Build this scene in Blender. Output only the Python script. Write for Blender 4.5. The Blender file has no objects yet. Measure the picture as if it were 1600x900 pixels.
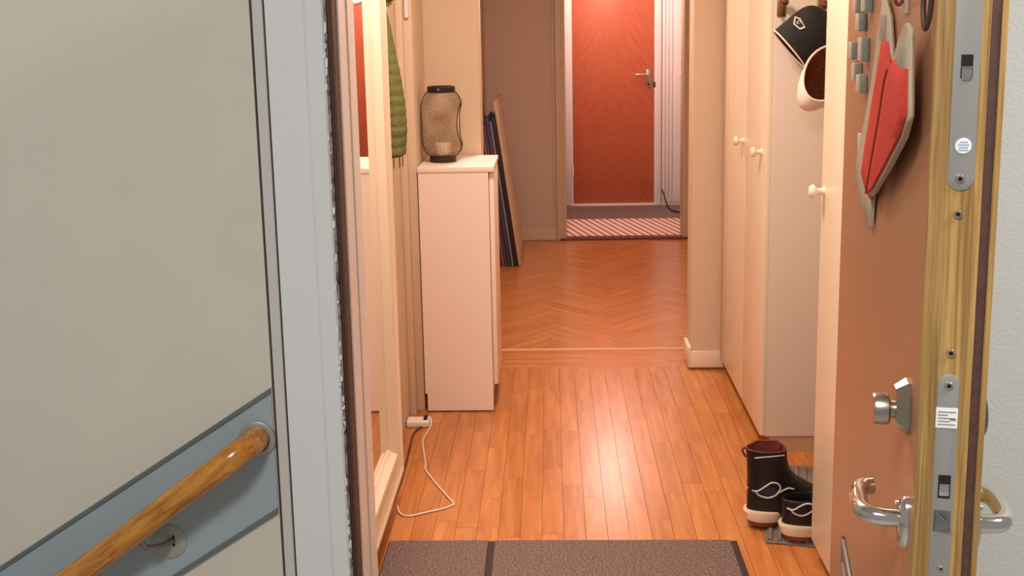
import bpy, bmesh, math, random
from mathutils import Vector, Matrix
random.seed(7)
S = bpy.context.scene
COL = S.collection
R = math.radians
PI = math.pi

# ---------------------------------------------------------------- camera
RX = ((0.99924443, 0.03357842, -0.01957188), (-0.01344365, -0.17387545, -0.98467588), (-0.03646693, 0.98419501, -0.17329266))
# RX rows: image right, image down, forward are rows 0, 1, 2 (expressed in world axes)
cam = bpy.data.cameras.new('camera'); cam_o = bpy.data.objects.new('camera', cam); COL.objects.link(cam_o)
cam.sensor_width = 36; cam.lens = 1700 * 36 / 1600; cam.shift_y = (330.335 - 450) / 1600
cam.clip_start = 0.02
r_, d_, f_ = [Vector(v) for v in RX]
cam_o.matrix_world = Matrix(((r_.x, -d_.x, -f_.x, 0), (r_.y, -d_.y, -f_.y, 0), (r_.z, -d_.z, -f_.z, 1.5), (0, 0, 0, 1)))
S.camera = cam_o

# ---------------------------------------------------------------- world, lamps, exposure
W = bpy.data.worlds.new('stairwell_air'); S.world = W; W.use_nodes = True
W.node_tree.nodes['Background'].inputs[0].default_value = (1.0, 0.99, 0.98, 1)
W.node_tree.nodes['Background'].inputs[1].default_value = 0.32


def area(name, loc, rot, size, power, col, size_y=None):
    l = bpy.data.lights.new(name, 'AREA'); l.energy = power; l.color = col; l.size = size
    if size_y: l.shape = 'RECTANGLE'; l.size_y = size_y
    o = bpy.data.objects.new(name, l); COL.objects.link(o); o.location = loc; o.rotation_euler = [R(a) for a in rot]
    return o


area('landing_ceiling_lamp', (-0.5, -0.25, 2.6), (0, 0, 0), 0.5, 53, (1.0, 0.99, 0.97))
area('stairwell_lamp', (1.55, 0.55, 2.6), (0, 0, 0), 0.4, 53, (1.0, 0.99, 0.97))
area('hall_ceiling_lamp', (-0.12, 2.80, 2.42), (0, 0, 0), 0.4, 34, (1.0, 0.81, 0.70))
area('far_hall_lamp', (-0.05, 4.95, 2.42), (0, 0, 0), 0.3, 30, (1.0, 0.77, 0.64))  # added unseen fill, placed to brighten the far wardrobe doors
pl_ = bpy.data.lights.new('vestibule_globe_lamp', 'POINT'); pl_.energy = 24; pl_.color = (1.0, 0.76, 0.68); pl_.shadow_soft_size = 0.17
po_ = bpy.data.objects.new('vestibule_globe_lamp', pl_); COL.objects.link(po_); po_.location = (0.43, 7.9, 1.98)
S.view_settings.view_transform = 'Standard'; S.view_settings.look = 'None'
S.view_settings.exposure = 0.0; S.view_settings.gamma = 1.0; S.view_settings.use_curve_mapping = False

# ---------------------------------------------------------------- materials


def srgb(r, g, b):
    def c(v):
        v /= 255.0
        return v / 12.92 if v <= 0.04045 else ((v + 0.055) / 1.055) ** 2.4
    return (c(r), c(g), c(b), 1)


def mat(name, col, rough=0.5, metal=0.0, noise=0.0, nscale=30, bump=0.0, bscale=200, coat=0.0, spec=0.5, trans=0.0, stretch=None):
    m = bpy.data.materials.new(name); m.use_nodes = True
    nt = m.node_tree; b = nt.nodes['Principled BSDF']
    b.inputs['Base Color'].default_value = col; b.inputs['Roughness'].default_value = rough
    b.inputs['Metallic'].default_value = metal; b.inputs['Coat Weight'].default_value = coat
    b.inputs['Specular IOR Level'].default_value = spec; b.inputs['Transmission Weight'].default_value = trans
    tc = nt.nodes.new('ShaderNodeTexCoord'); mp = nt.nodes.new('ShaderNodeMapping')
    nt.links.new(tc.outputs['Object'], mp.inputs['Vector'])
    if stretch: mp.inputs['Scale'].default_value = stretch
    if noise:
        n = nt.nodes.new('ShaderNodeTexNoise'); n.inputs['Scale'].default_value = nscale; n.inputs['Detail'].default_value = 5
        nt.links.new(mp.outputs[0], n.inputs['Vector'])
        r = nt.nodes.new('ShaderNodeValToRGB')
        r.color_ramp.elements[0].position = 0.3; r.color_ramp.elements[1].position = 0.7
        r.color_ramp.elements[0].color = [c * (1 - noise) for c in col[:3]] + [1]
        r.color_ramp.elements[1].color = [min(1, c * (1 + noise)) for c in col[:3]] + [1]
        nt.links.new(n.outputs['Fac'], r.inputs[0]); nt.links.new(r.outputs[0], b.inputs['Base Color'])
    if bump:
        n = nt.nodes.new('ShaderNodeTexNoise'); n.inputs['Scale'].default_value = bscale; n.inputs['Detail'].default_value = 3
        nt.links.new(mp.outputs[0], n.inputs['Vector'])
        bp = nt.nodes.new('ShaderNodeBump'); bp.inputs['Strength'].default_value = bump; bp.inputs['Distance'].default_value = 0.002
        nt.links.new(n.outputs['Fac'], bp.inputs['Height']); nt.links.new(bp.outputs[0], b.inputs['Normal'])
    return m


def wood(name, dark, light, axis_scale, rough=0.35, coat=0.0, uv=False, tint=0.0, bump=0.05, chevron=None, wave=0.45, spec=0.5):
    """stretched-noise grain; axis_scale is the texture scale along x, y, z (small along the grain)"""
    m = bpy.data.materials.new(name); m.use_nodes = True
    nt = m.node_tree; b = nt.nodes['Principled BSDF']; L = nt.links.new
    b.inputs['Roughness'].default_value = rough; b.inputs['Coat Weight'].default_value = coat; b.inputs['Coat Roughness'].default_value = 0.2
    b.inputs['Specular IOR Level'].default_value = spec
    tc = nt.nodes.new('ShaderNodeTexCoord'); mp = nt.nodes.new('ShaderNodeMapping')
    mp.inputs['Scale'].default_value = axis_scale
    src = tc.outputs['UV' if uv else 'Object']
    if chevron is not None:       # book-matched veneer: mirror the grain about x = chevron and slant it
        sx = nt.nodes.new('ShaderNodeSeparateXYZ'); L(src, sx.inputs[0])
        a = nt.nodes.new('ShaderNodeMath'); a.operation = 'SUBTRACT'; L(sx.outputs[0], a.inputs[0]); a.inputs[1].default_value = chevron
        ab = nt.nodes.new('ShaderNodeMath'); ab.operation = 'ABSOLUTE'; L(a.outputs[0], ab.inputs[0])
        z2 = nt.nodes.new('ShaderNodeMath'); z2.operation = 'MULTIPLY_ADD'; L(ab.outputs[0], z2.inputs[0]); z2.inputs[1].default_value = 1.6; L(sx.outputs[2], z2.inputs[2])
        cx = nt.nodes.new('ShaderNodeCombineXYZ'); L(ab.outputs[0], cx.inputs[0]); L(sx.outputs[1], cx.inputs[1]); L(z2.outputs[0], cx.inputs[2])
        src = cx.outputs[0]
    L(src, mp.inputs['Vector'])
    n = nt.nodes.new('ShaderNodeTexNoise'); n.inputs['Scale'].default_value = 1; n.inputs['Detail'].default_value = 7; n.inputs['Roughness'].default_value = 0.6
    n.inputs['Distortion'].default_value = 0.6
    L(mp.outputs[0], n.inputs['Vector'])
    r = nt.nodes.new('ShaderNodeValToRGB'); r.color_ramp.elements[0].position = 0.5 - wave * 0.5; r.color_ramp.elements[1].position = 0.5 + wave * 0.5
    r.color_ramp.elements[0].color = dark; r.color_ramp.elements[1].color = light
    L(n.outputs['Fac'], r.inputs[0]); out = r.outputs[0]
    if tint:
        at = nt.nodes.new('ShaderNodeAttribute'); at.attribute_name = 'plank'
        hs = nt.nodes.new('ShaderNodeHueSaturation')
        ma = nt.nodes.new('ShaderNodeMath'); ma.operation = 'MULTIPLY_ADD'; L(at.outputs['Fac'], ma.inputs[0]); ma.inputs[1].default_value = tint; ma.inputs[2].default_value = 1 - tint / 2
        L(ma.outputs[0], hs.inputs['Value']); L(out, hs.inputs['Color']); out = hs.outputs[0]
    L(out, b.inputs['Base Color'])
    if bump:
        bp = nt.nodes.new('ShaderNodeBump'); bp.inputs['Strength'].default_value = bump; bp.inputs['Distance'].default_value = 0.002
        L(n.outputs['Fac'], bp.inputs['Height']); L(bp.outputs[0], b.inputs['Normal'])
    return m


M = {}
M['landing_wall'] = mat('landing_wall_paint', srgb(204, 198, 184), 0.75, noise=0.02, nscale=8, bump=0.15, bscale=90)
M['landing_wall_right'] = mat('landing_plaster', srgb(206, 206, 202), 0.75, bump=0.6, bscale=140)
M['casing'] = mat('casing_grey_paint', srgb(216, 219, 219), 0.4, bump=0.1, bscale=60)
M['casing_warm'] = mat('trim_strip_paint', srgb(198, 194, 190), 0.5)
M['groove'] = mat('groove_shadow_gap', srgb(70, 66, 60), 0.8)
M['chip'] = mat('chipped_paint', srgb(120, 112, 104), 0.6, noise=0.9, nscale=60)
M['flake'] = mat('bare_white_chip', srgb(228, 226, 220), 0.6)
M['seal'] = mat('brown_rubber_seal', srgb(84, 54, 46), 0.5, noise=0.15, nscale=90)
M['band'] = mat('band_blue_grey', srgb(152, 166, 172), 0.55, noise=0.02, nscale=12)
M['band_edge'] = mat('band_dark_edge', srgb(98, 106, 106), 0.5)
M['jamb'] = mat('jamb_paint', srgb(242, 234, 230), 0.4)
M['cream'] = mat('cream_paint', srgb(214, 190, 162), 0.5, bump=0.05, bscale=40)
M['cream_gloss'] = mat('cream_lacquer', srgb(236, 218, 192), 0.33, bump=0.04, bscale=30)
M['panel'] = mat('wardrobe_side_paint', srgb(218, 202, 184), 0.6, bump=0.25, bscale=60)
M['pink_cab'] = mat('cabinet_white_foil', srgb(240, 222, 208), 0.45)
M['far_wall'] = mat('far_wall_paint', srgb(192, 166, 150), 0.7, bump=0.1, bscale=60)
M['far_trim'] = mat('far_trim_paint', srgb(196, 172, 144), 0.5)
M['white'] = mat('white_lacquer', srgb(238, 228, 226), 0.4)
M['white_plastic'] = mat('white_plastic', srgb(236, 228, 214), 0.4)
M['plinth'] = mat('plinth_brown_paint', srgb(180, 146, 112), 0.5)
M['ceiling'] = mat('ceiling_paint', srgb(236, 230, 220), 0.8)
M['floor'] = wood('oak_parquet', srgb(170, 98, 47), srgb(206, 136, 74), (2.2, 26, 1), rough=0.27, coat=0.32, uv=True, tint=0.13, bump=0.06, spec=0.5)
M['floor_under'] = mat('parquet_joint', srgb(86, 46, 26), 0.7)
M['threshold'] = mat('light_threshold', srgb(214, 160, 120), 0.35)
M['dark_thresh'] = mat('dark_red_threshold', srgb(104, 50, 40), 0.5)
M['vest_floor'] = mat('vestibule_grey_lino', srgb(120, 100, 92), 0.6, noise=0.08, nscale=40)
M['landing_floor'] = mat('landing_terrazzo', srgb(150, 146, 138), 0.6, noise=0.15, nscale=90)
M['mat'] = mat('doormat_pile', srgb(122, 104, 98), 0.95, noise=0.6, nscale=170, bump=1.0, bscale=500, spec=0.1)
M['mat_edge'] = mat('doormat_rubber', srgb(58, 40, 36), 0.8)
M['orange'] = wood('teak_door_veneer', srgb(166, 74, 46), srgb(208, 112, 74), (11, 7, 48), rough=0.42, chevron=0.324, wave=0.75, bump=0.02)
M['inner_door'] = wood('brown_door_laminate', srgb(160, 110, 76), srgb(176, 124, 88), (50, 50, 2), rough=0.36, wave=0.8, bump=0.02)
M['oak_edge'] = wood('oak_lipping', srgb(128, 92, 44), srgb(186, 148, 88), (90, 190, 5.0), rough=0.45, wave=0.3)
M['rail'] = wood('varnished_handrail', srgb(146, 86, 20), srgb(206, 142, 54), (0.10, 0.014, 0.014), rough=0.22, coat=0.4, wave=0.34)
_mp = [n_ for n_ in M['rail'].node_tree.nodes if n_.type == 'MAPPING'][0]; _mp.vector_type = 'TEXTURE'; _mp.inputs['Rotation'].default_value[1] = -R(36)
M['steel'] = mat('brushed_steel', srgb(150, 150, 150), 0.42, 1.0, stretch=(400, 400, 4), noise=0.06, nscale=1)
M['faceplate'] = mat('grey_zinc_plate', srgb(160, 156, 150), 0.45, 0.45)
M['chrome'] = mat('chrome', srgb(214, 210, 204), 0.12, 1.0)
M['nickel'] = mat('satin_nickel', srgb(180, 170, 152), 0.28, 1.0)
M['black'] = mat('black_metal', srgb(34, 24, 22), 0.45)
M['hole'] = mat('dark_slot', srgb(12, 12, 12), 0.8)
M['sticker'] = mat('white_sticker', srgb(236, 236, 232), 0.6)
M['ink_blue'] = mat('pale_blue_ink', srgb(150, 164, 196), 0.6)
M['ink_grey'] = mat('grey_ink', srgb(130, 128, 126), 0.6)
M['magnet'] = mat('grey_green_magnet', srgb(128, 128, 112), 0.5, noise=0.15, nscale=200)
M['magnet_face'] = mat('pale_magnet_face', srgb(196, 178, 158), 0.5)
M['felt_red'] = mat('coral_red_felt', srgb(206, 72, 58), 0.9, noise=0.1, nscale=160, bump=0.3, bscale=500, spec=0.1)
M['seam_red'] = mat('dark_red_seam', srgb(158, 48, 40), 0.9)  # darker red with the shade of the crease put into the colour
M['felt_grey'] = mat('beige_grey_binding', srgb(188, 166, 142), 0.9, bump=0.3, bscale=400, spec=0.1)
M['tab'] = mat('grey_fabric_tab', srgb(150, 138, 122), 0.8)
M['cage'] = mat('lantern_mesh_wire', srgb(172, 146, 118), 0.5, 0.2)
M['candle'] = mat('candle_wax', srgb(236, 216, 184), 0.6)
M['green'] = mat('olive_knit', srgb(112, 112, 68), 0.95, noise=0.2, nscale=120, bump=0.6, bscale=300, spec=0.1)
M['green_dark'] = mat('dark_olive_knit', srgb(150, 122, 92), 0.95, noise=0.2, nscale=120, spec=0.1)
M['brass'] = mat('dull_brass', srgb(160, 132, 84), 0.35, 0.9)
M['hook_red'] = mat('dark_red_wood', srgb(104, 48, 38), 0.35)
M['cap_black'] = mat('black_cotton', srgb(20, 20, 21), 0.7, noise=0.4, nscale=25, bump=0.4, bscale=300)
M['cap_white'] = mat('white_cotton', srgb(240, 224, 212), 0.85, bump=0.2, bscale=400)
M['cap_brown'] = mat('brown_lining', srgb(112, 62, 42), 0.9, noise=0.35, nscale=110, spec=0.1)
M['boot'] = mat('black_leather', srgb(14, 14, 16), 0.42, noise=0.3, nscale=40, bump=0.2, bscale=120)
M['boot_panel'] = mat('dark_blue_panel', srgb(40, 44, 70), 0.5)
M['boot_lining'] = mat('red_brown_lining', srgb(110, 44, 36), 0.8)
M['sole_cream'] = mat('cream_midsole', srgb(222, 196, 164), 0.6)
M['sole_red'] = mat('red_brown_outsole', srgb(128, 58, 44), 0.6)
M['piping'] = mat('pale_piping', srgb(206, 206, 204), 0.5)
M['tray'] = mat('grey_rubber', srgb(112, 100, 92), 0.7, noise=0.15, nscale=60)
M['cable_black'] = mat('dark_cable', srgb(70, 44, 32), 0.5)
M['frame_beige'] = mat('beige_picture_edge', srgb(194, 160, 130), 0.6)
M['clear'] = mat('clear_plastic', srgb(186, 190, 180), 0.2, trans=0.35)
M['mirror'] = mat('mirror_glass', (0.93, 0.92, 0.9, 1), 0.015, 1.0)


def rug_mat():
    m = bpy.data.materials.new('striped_rug'); m.use_nodes = True
    nt = m.node_tree; b = nt.nodes['Principled BSDF']; L = nt.links.new; b.inputs['Roughness'].default_value = 0.9
    tc = nt.nodes.new('ShaderNodeTexCoord'); mp = nt.nodes.new('ShaderNodeMapping'); L(tc.outputs['Object'], mp.inputs[0])
    sx = nt.nodes.new('ShaderNodeSeparateXYZ'); L(mp.outputs[0], sx.inputs[0])
    a = nt.nodes.new('ShaderNodeMath'); a.operation = 'MULTIPLY_ADD'; L(sx.outputs[1], a.inputs[0]); a.inputs[1].default_value = 0.28; L(sx.outputs[0], a.inputs[2])
    d = nt.nodes.new('ShaderNodeMath'); d.operation = 'MULTIPLY'; L(a.outputs[0], d.inputs[0]); d.inputs[1].default_value = 1 / 0.0535
    f = nt.nodes.new('ShaderNodeMath'); f.operation = 'FRACT'; L(d.outputs[0], f.inputs[0])
    r = nt.nodes.new('ShaderNodeValToRGB'); r.color_ramp.interpolation = 'CONSTANT'
    r.color_ramp.elements[0].color = srgb(240, 208, 192); r.color_ramp.elements[1].position = 0.72; r.color_ramp.elements[1].color = srgb(136, 62, 48)
    L(f.outputs[0], r.inputs[0]); L(r.outputs[0], b.inputs['Base Color'])
    return m


M['rug'] = rug_mat()

# ---------------------------------------------------------------- mesh building
MW = {}


class MB:
    """collects shapes (world or thing-local coordinates) and links them as ONE mesh object"""

    def __init__(self): self.bm = bmesh.new(); self.mi = 0

    def _mark(self, faces):
        for f in faces: f.material_index = self.mi

    def box(self, a, b, bev=0.0, seg=2):
        x0, y0, z0 = a; x1, y1, z1 = b
        t = bmesh.new(); bmesh.ops.create_cube(t, size=1)
        bmesh.ops.scale(t, vec=(abs(x1 - x0), abs(y1 - y0), abs(z1 - z0)), verts=t.verts)
        bmesh.ops.translate(t, vec=((x0 + x1) / 2, (y0 + y1) / 2, (z0 + z1) / 2), verts=t.verts)
        if bev: bmesh.ops.bevel(t, geom=list(t.edges), offset=bev, segments=seg, affect='EDGES', profile=0.5)
        return self.add(t)

    def add(self, t, mtx=None):
        if mtx is not None: bmesh.ops.transform(t, matrix=mtx, verts=t.verts)
        me = bpy.data.meshes.new('tmp'); t.to_mesh(me); t.free()
        n = len(self.bm.faces); self.bm.from_mesh(me); bpy.data.meshes.remove(me)
        self.bm.faces.ensure_lookup_table(); self._mark(self.bm.faces[n:])
        return self

    def prism(self, pts, vec, bev=0.0, seg=2):
        """polygon pts (3-D) pushed along vec"""
        t = bmesh.new(); v = Vector(vec)
        a = [t.verts.new(p) for p in pts]; b = [t.verts.new(Vector(p) + v) for p in pts]
        t.faces.new(a); t.faces.new(b[::-1]); k = len(pts)
        for i in range(k): t.faces.new((a[i], b[i], b[(i + 1) % k], a[(i + 1) % k]))
        bmesh.ops.recalc_face_normals(t, faces=t.faces)
        if bev: bmesh.ops.bevel(t, geom=list(t.edges), offset=bev, segments=seg, affect='EDGES', profile=0.5)
        return self.add(t)

    def tube(self, pts, r, n=10, cap=True, closed=False):
        pts = [Vector(p) for p in pts]; rr = r if isinstance(r, (list, tuple)) else [r] * len(pts)
        t = bmesh.new(); rings = []; N = len(pts); up = None
        for i, p in enumerate(pts):
            a = pts[(i - 1) % N] if (i > 0 or closed) else p; b = pts[(i + 1) % N] if (i < N - 1 or closed) else p
            d = (b - a).normalized()
            if up is None:
                up = Vector((0, 0, 1)) if abs(d.z) < 0.9 else Vector((1, 0, 0))
            s = d.cross(up); s = s.normalized() if s.length > 1e-6 else d.orthogonal().normalized()
            up = s.cross(d).normalized()
            rings.append([t.verts.new(p + (s * math.cos(2 * PI * k / n) + up * math.sin(2 * PI * k / n)) * rr[i]) for k in range(n)])
        for i in range(N if closed else N - 1):
            q, w = rings[i], rings[(i + 1) % N]
            for k in range(n): t.faces.new((q[k], q[(k + 1) % n], w[(k + 1) % n], w[k]))
        if cap and not closed: t.faces.new(rings[0][::-1]); t.faces.new(rings[-1])
        bmesh.ops.recalc_face_normals(t, faces=t.faces)
        return self.add(t)

    def lathe(self, prof, c=(0, 0, 0), axis=(0, 0, 1), n=28, sx=1.0, sy=1.0):
        """prof: (radius, height) pairs turned round axis"""
        t = bmesh.new(); rings = []
        for r, h in prof:
            rings.append([t.verts.new((r * math.cos(2 * PI * k / n) * sx, r * math.sin(2 * PI * k / n) * sy, h)) for k in range(n)] if r > 1e-6 else [t.verts.new((0, 0, h))])
        for a, b in zip(rings, rings[1:]):
            for k in range(n):
                j = (k + 1) % n
                if len(a) == 1 and len(b) == 1: continue
                if len(a) == 1: t.faces.new((a[0], b[k], b[j]))
                elif len(b) == 1: t.faces.new((a[k], b[0], a[j]))
                else: t.faces.new((a[k], b[k], b[j], a[j]))
        bmesh.ops.recalc_face_normals(t, faces=t.faces)
        q = Vector((0, 0, 1)).rotation_difference(Vector(axis).normalized())
        return self.add(t, Matrix.Translation(c) @ q.to_matrix().to_4x4())

    def loft(self, rings, cap0=True, cap1=True):
        t = bmesh.new(); rs = [[t.verts.new(p) for p in ring] for ring in rings]; n = len(rings[0])
        for a, b in zip(rs, rs[1:]):
            for k in range(n): t.faces.new((a[k], a[(k + 1) % n], b[(k + 1) % n], b[k]))
        if cap0: t.faces.new(rs[0][::-1])
        if cap1: t.faces.new(rs[-1])
        bmesh.ops.recalc_face_normals(t, faces=t.faces)
        return self.add(t)

    def build(self, name, m, parent=None, origin=None, local=False, smooth=True, ang=35):
        """local: coordinates are already the thing's own"""
        mtx = Matrix.Identity(4)
        if parent is not None:
            base = MW[parent.name]
            if not local: bmesh.ops.transform(self.bm, matrix=base.inverted(), verts=self.bm.verts)
        else:
            if origin is None: origin = (0, 0, 0)
            base = Matrix.Translation(origin)
            bmesh.ops.translate(self.bm, vec=-Vector(origin), verts=self.bm.verts)
        me = bpy.data.meshes.new(name); self.bm.to_mesh(me); self.bm.free()
        for mm in (m if isinstance(m, (list, tuple)) else [m]): me.materials.append(M[mm])
        if smooth:
            for p in me.polygons: p.use_smooth = True
            me.set_sharp_from_angle(angle=R(ang))
        o = bpy.data.objects.new(name, me); COL.objects.link(o)
        if parent is not None: o.parent = parent
        else: o.location = origin
        MW[o.name] = base.copy()
        return o


def tag(o, label, cat, group=None, kind=None):
    o['label'] = label; o['category'] = cat
    if group: o['group'] = group
    if kind: o['kind'] = kind
    return o


def thing(name, label, cat, loc=(0, 0, 0), rotz=0.0, group=None, kind=None):
    o = bpy.data.objects.new(name, None); COL.objects.link(o); o.location = loc; o.rotation_euler = (0, 0, rotz)
    o.empty_display_size = 0.1
    MW[o.name] = Matrix.Translation(loc) @ Matrix.Rotation(rotz, 4, 'Z')
    return tag(o, label, cat, group, kind)


def struct(name, mb, m, label=None, cat=None, **k):
    o = mb.build(name, m, smooth=k.pop('smooth', False), **k); o['kind'] = 'structure'
    if label: o['label'] = label; o['category'] = cat
    return o


def bx(a, b, bev=0.0): return MB().box(a, b, bev)


def smooth_path_2d(pts): return [(p[0], p[1]) for p in smooth_path([(a, b, 0) for a, b in pts], 4)]


def lerp(a, b, t): return a + (b - a) * t


def smooth_path(pts, k=6):
    """Catmull-Rom through pts"""
    P = [Vector(p) for p in pts]; out = []
    for i in range(len(P) - 1):
        p0 = P[max(i - 1, 0)]; p1 = P[i]; p2 = P[i + 1]; p3 = P[min(i + 2, len(P) - 1)]
        for j in range(k):
            t = j / k
            out.append(0.5 * ((2 * p1) + (p2 - p0) * t + (2 * p0 - 5 * p1 + 4 * p2 - p3) * t * t + (3 * p1 - p0 - 3 * p2 + p3) * t ** 3))
    out.append(P[-1])
    return out


# ================================================================ SETTING
HT = 2.45
# ---- landing
struct('floor_landing', bx((-3, -1.5, -0.1), (2.4, 2.0, -0.005)), 'landing_floor', 'grey landing floor before the entrance', 'floor')
struct('ceiling_landing', bx((-3, -1.5, 2.7), (2.4, 2.1, 2.8)), 'ceiling')
struct('wall_front_left', bx((-3, 1.9, -0.1), (-0.519, 2.1, 2.7)), 'landing_wall', 'grey beige painted landing wall left of the entrance', 'wall')
struct('wall_front_right', bx((0.69, 1.9, -0.1), (2.4, 2.1, 2.7)), 'landing_wall_right', 'pale grey plaster landing wall right of the open door', 'wall')
struct('wall_above_door', bx((-0.519, 1.9, 2.1), (0.69, 2.1, 2.7)), 'landing_wall')
struct('trim_1', bx((-0.530, 1.912, -0.1), (-0.470, 2.1, 2.1)), 'groove')
struct('trim_2', bx((-0.5145, 1.898, -0.1), (-0.4955, 1.914, 2.1), 0.002), 'casing_warm', 'thin grey trim strip between landing wall and door casing', 'trim')
# left casing: stepped painted steel frame, chipped leading edge, rubber seal, inner jamb
c = MB()
c.prism([(-0.4915, 1.912, -0.1), (-0.4915, 1.897, -0.1), (-0.426, 1.897, -0.1), (-0.420, 1.893, -0.1), (-0.3925, 1.893, -0.1), (-0.3885, 1.897, -0.1), (-0.3885, 1.96, -0.1), (-0.4915, 1.96, -0.1)], (0, 0, 2.2))
trim3 = struct('trim_3', c, 'casing', 'blue grey painted entrance door casing with chipped edge', 'trim')
c = bx((-0.3890, 1.8955, -0.1), (-0.3845, 1.93, 2.1))
struct('trim_4', c, 'chip')
fl = MB()
for k in range(60):
    z = random.uniform(0.35, 1.62); s = random.uniform(0.0014, 0.0046); x = -0.3892 + random.uniform(-0.002, 0.003)
    h = s * random.uniform(0.8, 3.2)
    fl.prism([(x - s / 2, 1.8952, z - h), (x + s * .4, 1.8952, z - h * .6), (x + s / 2, 1.8952, z + h * .7), (x - s * .3, 1.8952, z + h)], (0, -0.0025, 0))
o = fl.build('chipped_paint', 'flake', trim3)
c = MB(); c.box((-0.3845, 1.903, -0.1), (-0.3800, 1.94, 2.1), 0.001); c.box((-0.3795, 1.900, -0.1), (-0.3745, 1.94, 2.1), 0.0015)
struct('trim_5', c, 'seal', 'dark brown seal strip along the door casing', 'trim')
c = MB(); c.box((-0.40, 1.94, -0.1), (-0.3715, 1.952, 2.1), 0.001); c.box((-0.40, 1.952, -0.1), (-0.3755, 2.03, 2.1)); c.box((-0.40, 2.032, -0.1), (-0.3725, 2.1, 2.1), 0.002)
struct('trim_6', c, 'jamb', 'pale inner door jamb beside the seal strip', 'trim')
# right jamb, hidden behind the open leaf
c = MB(); c.box((0.59, 1.895, -0.1), (0.692, 2.1, 2.1), 0.003)
struct('trim_7', c, 'casing')
struct('trim_8', bx((-0.4, 1.9, -0.02), (0.62, 2.1, 0.015), 0.004), 'oak_edge')

# ---- hall walls
struct('wall_left', bx((-0.70, 2.1, 0), (-0.56, 4.4, HT)), 'cream', 'cream painted left wall of the entrance hall', 'wall')
struct('wall_left_jut', bx((-0.70, 4.4, 0), (-0.283, 4.55, HT), 0.003), 'cream', 'cream wall end above the white cabinet', 'wall')
c = MB(); c.box((-0.56, 4.00, 0), (-0.535, 4.40, HT), 0.003); c.box((-0.56, 4.045, 0), (-0.505, 4.40, HT), 0.004)
struct('trim_9', c, 'cream', 'cream door moulding in the corner left of the cabinet', 'trim', smooth=True)
c = MB(); c.box((-0.56, 3.72, 0), (-0.550, 3.76, HT), 0.003)
struct('trim_16', bx((-0.530, 4.030, 1.515), (-0.515, 4.045, HT), 0.003), 'white', 'pale moulding end on the wall left of the lantern', 'trim', smooth=True)
struct('trim_10', c, 'cream', 'cream vertical moulding on the left wall past the mirror', 'trim', smooth=True)
struct('wall_left_far', bx((-0.60, 4.55, 0), (-0.435, 7.36, HT)), 'far_wall')
struct('wall_far', bx((-0.60, 7.36, 0), (0.095, 7.5, HT)), 'far_wall', 'beige wall at the far end left of the vestibule opening', 'wall')
struct('wall_far_right', bx((0.90, 7.36, 0), (1.5, 7.5, HT)), 'far_wall')
struct('wall_far_header', bx((0.095, 7.36, 2.08), (0.90, 7.5, HT)), 'far_wall')
c = MB(); c.box((0.018, 7.343, 0), (0.030, 7.36, HT), 0.002); c.box((0.034, 7.338, 0), (0.095, 7.36, 2.14), 0.005); c.box((0.078, 7.333, 0), (0.102, 7.50, 2.14), 0.003)
struct('trim_11', c, 'far_trim', 'beige casing left of the vestibule opening', 'trim', smooth=True)
c = MB(); c.box((0.893, 7.333, 0), (0.915, 7.50, 2.14), 0.003); c.box((0.90, 7.338, 0), (0.965, 7.36, 2.14), 0.005)
struct('trim_12', c, 'far_trim', 'beige casing right of the vestibule opening', 'trim', smooth=True)
struct('baseboard_far', bx((-0.435, 7.345, 0), (0.034, 7.36, 0.075), 0.004), 'far_trim', 'low beige baseboard on the far wall', 'baseboard')
struct('wall_right', bx((1.30, 2.1, 0), (1.45, 7.5, HT)), 'cream')
struct('wall_right_pier', bx((0.592, 4.54, 0), (1.30, 4.68, HT), 0.003), 'cream', 'cream wall pier between wardrobes and far hall', 'wall')
c = MB()
c.box((0.577, 4.525, 0.008), (0.730, 4.54, 0.082), 0.004); c.box((0.577, 4.525, 0.008), (0.592, 4.68, 0.10), 0.004)
struct('baseboard_right', c, 'cream_gloss', 'cream baseboard round the foot of the wall pier', 'baseboard', smooth=True)
struct('wall_entrance_inside', MB().box((-0.70, 2.10, 0), (-0.40, 2.13, HT)).box((0.62, 2.10, 0), (1.30, 2.13, HT)).box((-0.40, 2.1, 2.1), (0.62, 2.13, HT)), 'cream')
struct('baseboard_left', bx((-0.56, 2.13, 0), (-0.545, 3.42, 0.09), 0.004), 'cream_gloss', 'cream baseboard below the hall mirror', 'baseboard')
struct('ceiling', bx((-0.70, 2.1, HT), (1.45, 9.0, HT + 0.1)), 'ceiling')
# vestibule
struct('wall_vestibule_left', bx((0.0, 7.5, 0), (0.10, 8.9, HT)), 'white')
struct('wall_vestibule_right', bx((1.075, 7.5, 0), (1.2, 8.9, HT)), 'white')
struct('wall_vestibule_back', MB().box((0.0, 8.74, 0), (0.17, 8.9, HT)).box((0.835, 8.74, 0), (1.2, 8.9, HT)).box((0.17, 8.74, 2.05), (0.835, 8.9, HT)), 'white', 'white back wall round the orange door', 'wall')
struct('floor_vestibule', bx((0.0, 7.39, -0.1), (1.2, 8.9, 0.004)), 'vest_floor', 'dark grey floor of the vestibule before the orange door', 'floor')
c = bx((0.06, 7.33, -0.02), (0.935, 7.40, 0.018), 0.004)
struct('trim_13', c, 'dark_thresh', 'dark red threshold at the vestibule opening', 'trim')
c = MB(); c.box((0.118, 8.715, 0), (0.178, 8.76, 2.10), 0.004); c.box((0.827, 8.715, 0), (0.885, 8.76, 2.10), 0.004); c.box((0.118, 8.715, 2.04), (0.885, 8.76, 2.10), 0.004); c.box((0.165, 8.70, 0.0), (0.84, 8.76, 0.02), 0.003)
struct('trim_14', c, 'white', 'white frame round the orange door', 'trim', smooth=True)

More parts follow.
